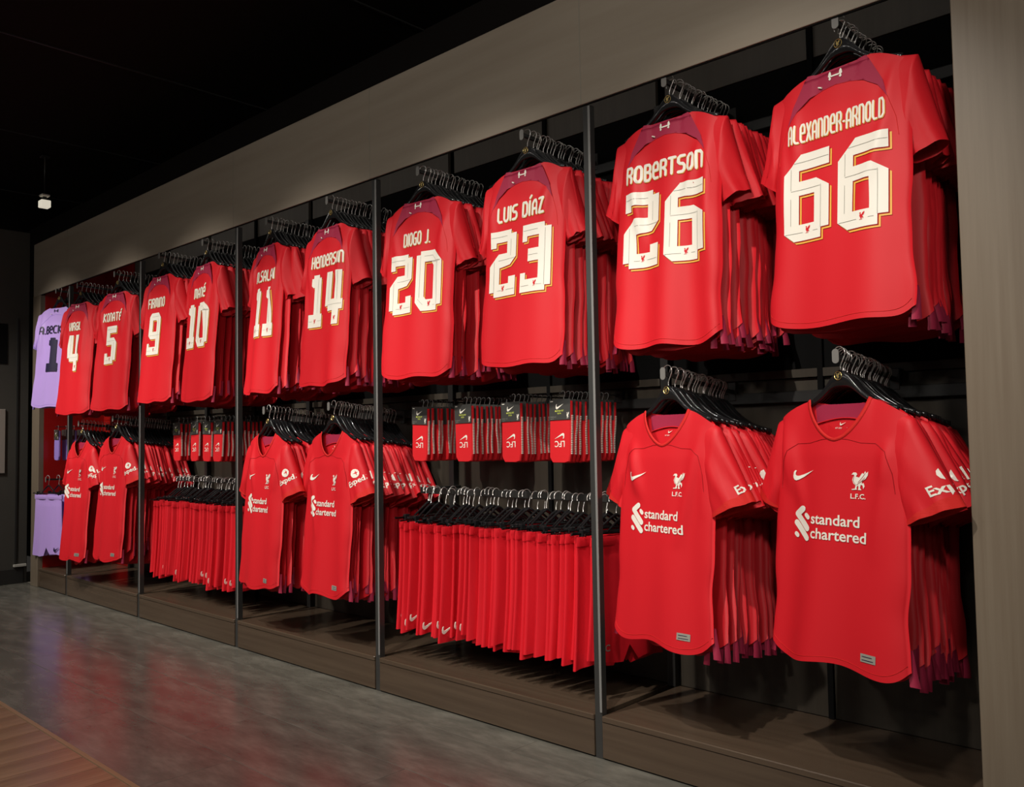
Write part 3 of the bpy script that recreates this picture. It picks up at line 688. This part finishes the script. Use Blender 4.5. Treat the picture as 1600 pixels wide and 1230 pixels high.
# ------------------------------------------------------------------ shorts
def shorts_mesh(seed, fab, W=.165, L=.47, th=.014):
    """local x across, y thickness, origin at the middle of the waistband top"""
    r = random.Random(seed); ph = [r.uniform(0, 6) for _ in range(6)]
    na = 36; nz = 20; V = []; F = []
    for j in range(nz + 1):
        t = j / nz; z = -L * t
        w = W * (1 + .16 * t) * (1 - .03 * math.sin(3 * t))
        for k in range(na):
            a = 2 * math.pi * k / na; ca, sa = math.cos(a), math.sin(a)
            f = .0068 * (.25 + t) * (math.sin(5 * ca * 1.6 + ph[0] + t) + .7 * math.sin(9 * ca + ph[1] - 1.5 * t) + .5 * math.sin(15 * ca + ph[2]))
            if t < .09: f += .0035 * math.sin(46 * ca + ph[3])
            tt = th * (.75 + .5 * t) - (.004 if abs(t - .09) < .03 else 0)
            sg = 1 if sa > 0 else -1
            zz = z
            if t > .55: zz -= .012 * math.sin((t - .55) / .45 * 1.57) * math.cos(3 * ca + ph[4])
            split = math.exp(-(ca / .07) ** 2) * max(0, t - .62) * .16
            V.append((w * ca, sg * abs(sa) ** .6 * tt + f * abs(sa) ** .5, zz + split))
    for j in range(nz):
        for k in range(na): F.append((j * na + k, (j + 1) * na + k, (j + 1) * na + (k + 1) % na, j * na + (k + 1) % na))
    return mesh('shorts_body', V, F, fab, True)
SHM = [shorts_mesh(k, REDS) for k in range(6)]; SHP = [shorts_mesh(20 + k, LILAC, .16, .47) for k in range(2)]
def waist_mesh(m_, th=.0155, W=.167):
    V = []; F = []; na = 60
    for j, z in enumerate((.002, -.006, -.026, -.034)):
        for k in range(na):
            a = 2 * math.pi * k / na; ca, sa = math.cos(a), math.sin(a); g = .0016 * math.sin(60 * ca)
            V.append((W * ca, (1 if sa > 0 else -1) * abs(sa) ** .6 * ((th if j in (1, 2) else th - .003) + g), z))
    for j in range(3):
        for k in range(na): F.append((j * na + k, (j + 1) * na + k, (j + 1) * na + (k + 1) % na, j * na + (k + 1) % na))
    return mesh('waistband', V, F, m_, True)
WB = waist_mesh(REDS); WBP = waist_mesh(LILAC)
def swoosh_flat(m_):
    P = xf(SWO, 0, 0, .064, .036); tr = tessellate_polygon([[Vector((p[0], p[1], 0)) for p in P]])
    V = [(p[0], 0, p[1]) for p in P] + [(p[0], .003, p[1]) for p in P]; n = len(P)
    return mesh('swoosh_mark', V, [tuple(t) for t in tr] + [(i, (i + 1) % n, n + (i + 1) % n, n + i) for i in range(n)], m_)
SWW = swoosh_flat(WHITE); SWN = swoosh_flat(NAVY)
def clip_hanger_meshes():
    zt = .062
    pts = [(0, 0, zt - .004), (0, 0, zt + .020), (.006, 0, zt + .040)]
    cx, cz, r = -.010, zt + .058, .021
    pts += [(cx + r * math.cos(rad(a)), 0, cz + r * math.sin(rad(a))) for a in range(-20, 201, 20)]
    v, f = tube(pts, .0018, 6); hook = mesh('clip_hanger_hook', v, f, CHR, True)
    a1 = tube([(-.085, 0, .004), (-.05, 0, .030), (-.02, 0, .052), (0, 0, .062), (.02, 0, .052), (.05, 0, .030), (.085, 0, .004)], [.004, .005, .006, .007, .006, .005, .004], 6)
    a2 = tube([(-.19, 0, .0), (.19, 0, .0)], .0042, 6)
    v, f = join([a1, a2]); bar = mesh('clip_hanger_bar', v, f, BLK, True)
    bm = bmesh.new(); box(bm, (-.012, -.010, -.024), (.012, .010, .014), .003)
    c = bpy.data.meshes.new('hanger_clip'); bm.to_mesh(c); bm.free(); c.materials.append(BLK)
    return hook, bar, c, cz + r
CHK, CBR, CCL, CTOP = clip_hanger_meshes()
def shorts_on_rail(x, yc, zt, yaw, variant, label, glabel, group, hlabel, hgroup, lil=False, sw=False, tilt=0):
    rot = (0, rad(tilt), rad(yaw))
    h = thing('clip_hanger', hlabel, 'hanger', (x, yc, zt), rot, hgroup)
    obj('hook', CHK, None, h); obj('hanger_bar', CBR, None, h)
    for sx in (-.13, .13): obj('clip', CCL, None, h, loc=(sx, 0, 0))
    t = thing('football_shorts', label, 'shorts', (x, yc, zt - .012), rot, group)
    obj('body', (SHP if lil else SHM)[variant], None, t); obj('waistband', WBP if lil else WB, None, t)
    if sw: obj('swoosh_mark', SWN if lil else SWW, None, t, loc=(sw[0], sw[1], sw[2]), rot=(0, 0, sw[3]), label='dark swoosh' if lil else 'white swoosh')
    t.scale = (1, 1, R.uniform(.97, 1.035)) if not lil else (1, 1, 1)
    return t
def shorts_rail(x0, x1, zrod, n, lab, seed, swl, turned):
    r = random.Random(seed); yc = .245
    t = thing('hanging_rail', 'black rail parallel to the wall carrying the red shorts of the %s' % lab, 'rail', ((x0 + x1) / 2, yc, zrod + CTOP))
    zc = -.006
    boxm('rail_bar', (-(x1 - x0) / 2, -.006, zc - .03), ((x1 - x0) / 2, .006, zc), MBLK, t, .002)
    for sx in (-1, 1): boxm('bracket', (sx * ((x1 - x0) / 2 - .012) - .006, 0, zc - .028), (sx * ((x1 - x0) / 2 - .012) + .006, DP - yc, zc - .004), MBLK, t, .001)
    for i in range(n):
        u = i / (n - 1); x = x0 + .03 + (x1 - x0 - .06) * u + r.uniform(-.008, .008)
        yaw = 90 + (r.uniform(-16, 4) if u < turned else r.uniform(-26, -6)) 
        nosw = u > swl
        sw = None
        if not nosw and r.random() < (.8 if swl < .5 else .4): sw = (-.152, -.0215, -.425, 0)
        # the front edge is local -x after the quarter turn
        o_ = shorts_on_rail(x, yc + r.uniform(-.02, .02), zrod + r.uniform(-.006, .006), yaw, r.randrange(6),
                       ('red shorts with white swoosh on the rail of the %s' if sw else 'plain red shorts on the rail of the %s') % lab, None,
                       ('swoosh red shorts in the %s' if sw else 'plain red shorts in the %s') % lab, 'black clip hanger on the shorts rail of the %s' % lab, 'clip hangers in the %s' % lab, sw=sw)
    return o_
LASTS = shorts_rail(-1.245, -.045, .765, 38, 'nearest shorts bay', 5, .42, .45)
shorts_rail(-3.745, -2.545, .765, 34, 'far shorts bay', 6, .9, .95)
t = arm(-5.47, .0, .72, .02, 'black display arm carrying the lilac shorts', hz=.139)
for i in range(4):
    shorts_on_rail(-5.47 + .004 * i, .02 + i * .075, .742, 16 - i * 4, i % 2, 'front pair of lilac shorts at the far left' if i == 0 else 'lilac shorts behind the front lilac pair', None,
                   None if i == 0 else 'lilac shorts behind the front pair', 'black clip hanger of the front lilac shorts' if i == 0 else 'black clip hanger of the lilac shorts behind', None if i == 0 else 'lilac shorts hangers', lil=True, sw=(.13, -.024, -.42, 0))

def flatm(name, polys, y, m_):
    V = []; F = []
    for P in polys:
        tr = tessellate_polygon([[Vector((p[0], p[1], 0)) for p in P]]); o = len(V); V += [(p[0], y, p[1]) for p in P]; F += [tuple(i + o for i in t) for t in tr]
    return mesh(name, V, F, m_)
LFT = flatm('shorts_lettering', text_polys('LFC', .026, 0, 0, .01), 0, INK)
obj('shorts_lettering', LFT, None, LASTS, loc=(-.13, -.024, -.43), label='small grey lettering')

# ------------------------------------------------------------------ socks
def sock_meshes(seed, fab, edge, wave=1):
    r = random.Random(seed); w = .055; h = .235; d = .0085
    out = [(-w * .98, 0), (w * .98, 0), (w, -.06), (w * .98, -.15), (w * .98, -h + .03), (w * .86, -h + .004), (w * .5, -h - .001), (-w * .7, -h), (-w * .98, -h + .02), (-w, -.12)]
    V = []; n = len(out); k1 = r.uniform(-.006, .006) * wave; k2 = r.uniform(0, 6)
    bend = lambda z: k1 * math.sin(z * 22 + k2) * min(1, max(0, (-z - .05) / .08))
    for yy, sc in ((-d, .94), (-d * .5, 1), (d * .5, 1), (d, .94)):
        for p in out: V.append((p[0] * sc, yy + bend(p[1]), p[1] * (1 if sc == 1 else .99)))
    F = []
    for j in range(3):
        for i in range(n): F.append((j * n + i, j * n + (i + 1) % n, (j + 1) * n + (i + 1) % n, (j + 1) * n + i))
    F += [tuple(range(n))[::-1], tuple(3 * n + i for i in range(n))]
    b = mesh('sock_body', V, F, fab)
    # white dotted stripe along the folded edge
    V = []; F = []
    for q in range(22):
        z0 = -.055 - q * .0068; y0 = bend(z0) - .0035; a = len(V)
        V += [(w + .0022, y0, z0), (w + .0022, y0 + .008, z0), (w + .0022, y0 + .008, z0 - .0038), (w + .0022, y0, z0 - .0038),
              (w - .002, y0, z0), (w - .002, y0 + .006, z0), (w - .002, y0 + .006, z0 - .0036), (w - .002, y0, z0 - .0036)]
        F += [(a, a + 3, a + 2, a + 1), (a, a + 1, a + 5, a + 4), (a + 2, a + 3, a + 7, a + 6), (a, a + 4, a + 7, a + 3)]
    return b, mesh('edge_stripe', V, F, edge)
SK = [sock_meshes(k, SOCK, WHITE) for k in range(4)]; SK0 = sock_meshes(4, SOCK, WHITE, 0); SKP = [sock_meshes(9, LILAC2, LILAC)]
bm = bmesh.new(); box(bm, (-.0545, -.0118, -.072), (.0545, -.0088, .008), .0006); CARDM = bpy.data.meshes.new('sock_card'); bm.to_mesh(CARDM); bm.free(); CARDM.materials.append(CARD)
CPR = flatm('card_swoosh', [xf(SWO, .002, -.020, .042, .022), [(-.048, -.001), (-.034, -.001), (-.034, .002), (-.048, .002)]] + [xf(BIRD, .044, -.055, .013, .026, 1, 10, 0, 12)], -.0124, WHITE)
CLI = flatm('card_lettering', text_polys('MATCH FIT', .0065, 0, -.040, .01) + text_polys('SOCK', .0055, 0, -.049, .01), -.0124, LIME)
CSM = flatm('card_small_print', text_polys('football sock', .0045, -.032, -.061, 0) + text_polys('size M', .0045, -.038, -.069, 0), -.0124, INK)
SPR = flatm('sock_lettering', [xf(SWO, -.002, -.133, .052, .024, flip=True)] + text_polys('LFC', .024, .0, -.152, .02, flip=True), -.0092, WHITE)
hv, hf = tube([(.012, 0, .004), (.012, 0, .014), (.016, 0, .022)] + [(.008 + .010 * math.cos(rad(a)), 0, .030 + .010 * math.sin(rad(a))) for a in range(-30, 200, 23)], .0016, 5)
SHK = mesh('sock_hook', hv, hf, CLEAR, True)
def sock_arm(x, y0, zt, n, who, lil=False, sp=.027):
    t = thing('display_arm', 'short black arm carrying the %s' % who, 'rail', (x, DP - .02, zt))
    boxm('arm_bar', (.004, y0 - .02 - (DP - .02), .028), (.010, .0, .034), MBLK, t, .001)
    boxm('bracket', (-.012, -.012, .0), (.026, .006, .05), MBLK, t, .001)
    for i in range(n):
        y = y0 + i * sp; f = i == 0
        s = thing('sock_pack', ('frontmost pack of the %s' % who) if f else 'pack behind front one of the %s' % who, 'socks', (x + R.uniform(-.004, .004) * (not f), y, zt), (rad(R.uniform(-3, 1)), rad(R.uniform(-2.5, 2.5)), rad(R.uniform(-4, 4) if not f else -3)), None if f else 'packs behind the front one of the %s' % who)
        b, e = (SKP if lil else SK)[R.randrange(1 if lil else 4)]
        if f and not lil: b, e = SK0
        o = obj('sock', b, None, s); obj('edge_stripe', e, None, o); c = obj('card', CARDM, None, s); obj('hook', SHK, None, s)
        if f:
            obj('card_print', CPR, None, c); obj('card_lettering', CLI, None, c); obj('card_small_print', CSM, None, c)
            if not lil: obj('sock_lettering', SPR, None, o)
for i, (x, dn) in enumerate(((-1.067, 'leftmost'), (-.785, 'second from left'), (-.505, 'third from left'), (-.245, 'rightmost'))):
    sock_arm(x, .10, 1.262, 11, 'red socks in the nearest shorts bay, %s' % dn)
for x, dn in ((-3.43, 'leftmost'), (-3.19, 'second from left'), (-3.035, 'third from left'), (-2.895, 'rightmost')):
    sock_arm(x, .10 , 1.245, 10, 'red socks in the far shorts bay, %s' % dn)
sock_arm(-5.46, .08, 1.235, 4, 'lilac socks at the far left above the lilac shorts', True, .06)
sock_arm(-4.90, .30, 1.245, 4, 'lilac socks behind the leftmost lower red shirt', True, .04)

# ------------------------------------------------------------------ small ceiling light
cl = thing('ceiling_light', 'small white lit fitting hanging from the black ceiling at the far left', 'light', (-5.2, -.12, 3.343))
boxm('ceiling_plate', (-.03, -.03, -.012), (.03, .03, 0), MBLK, cl, .002)
v, f = tube([(0, 0, 0), (0, 0, -.30)], .006, 8); obj('drop_rod', mesh('drop_rod', v, f, MBLK, True), None, cl)
GLOW = mat('lit_diffuser', (.8, .75, .65), .5, .3, emit=((1, .92, .75), .55))
boxm('housing', (-.03, -.03, -.315), (.03, .03, -.30), WHITE, cl, .003)
boxm('diffuser', (-.035, -.035, -.40), (.035, .035, -.345), GLOW, cl, .004, label='glowing diffuser')
boxm('neck', (-.012, -.012, -.345), (.012, .012, -.315), MBLK, cl, .001)
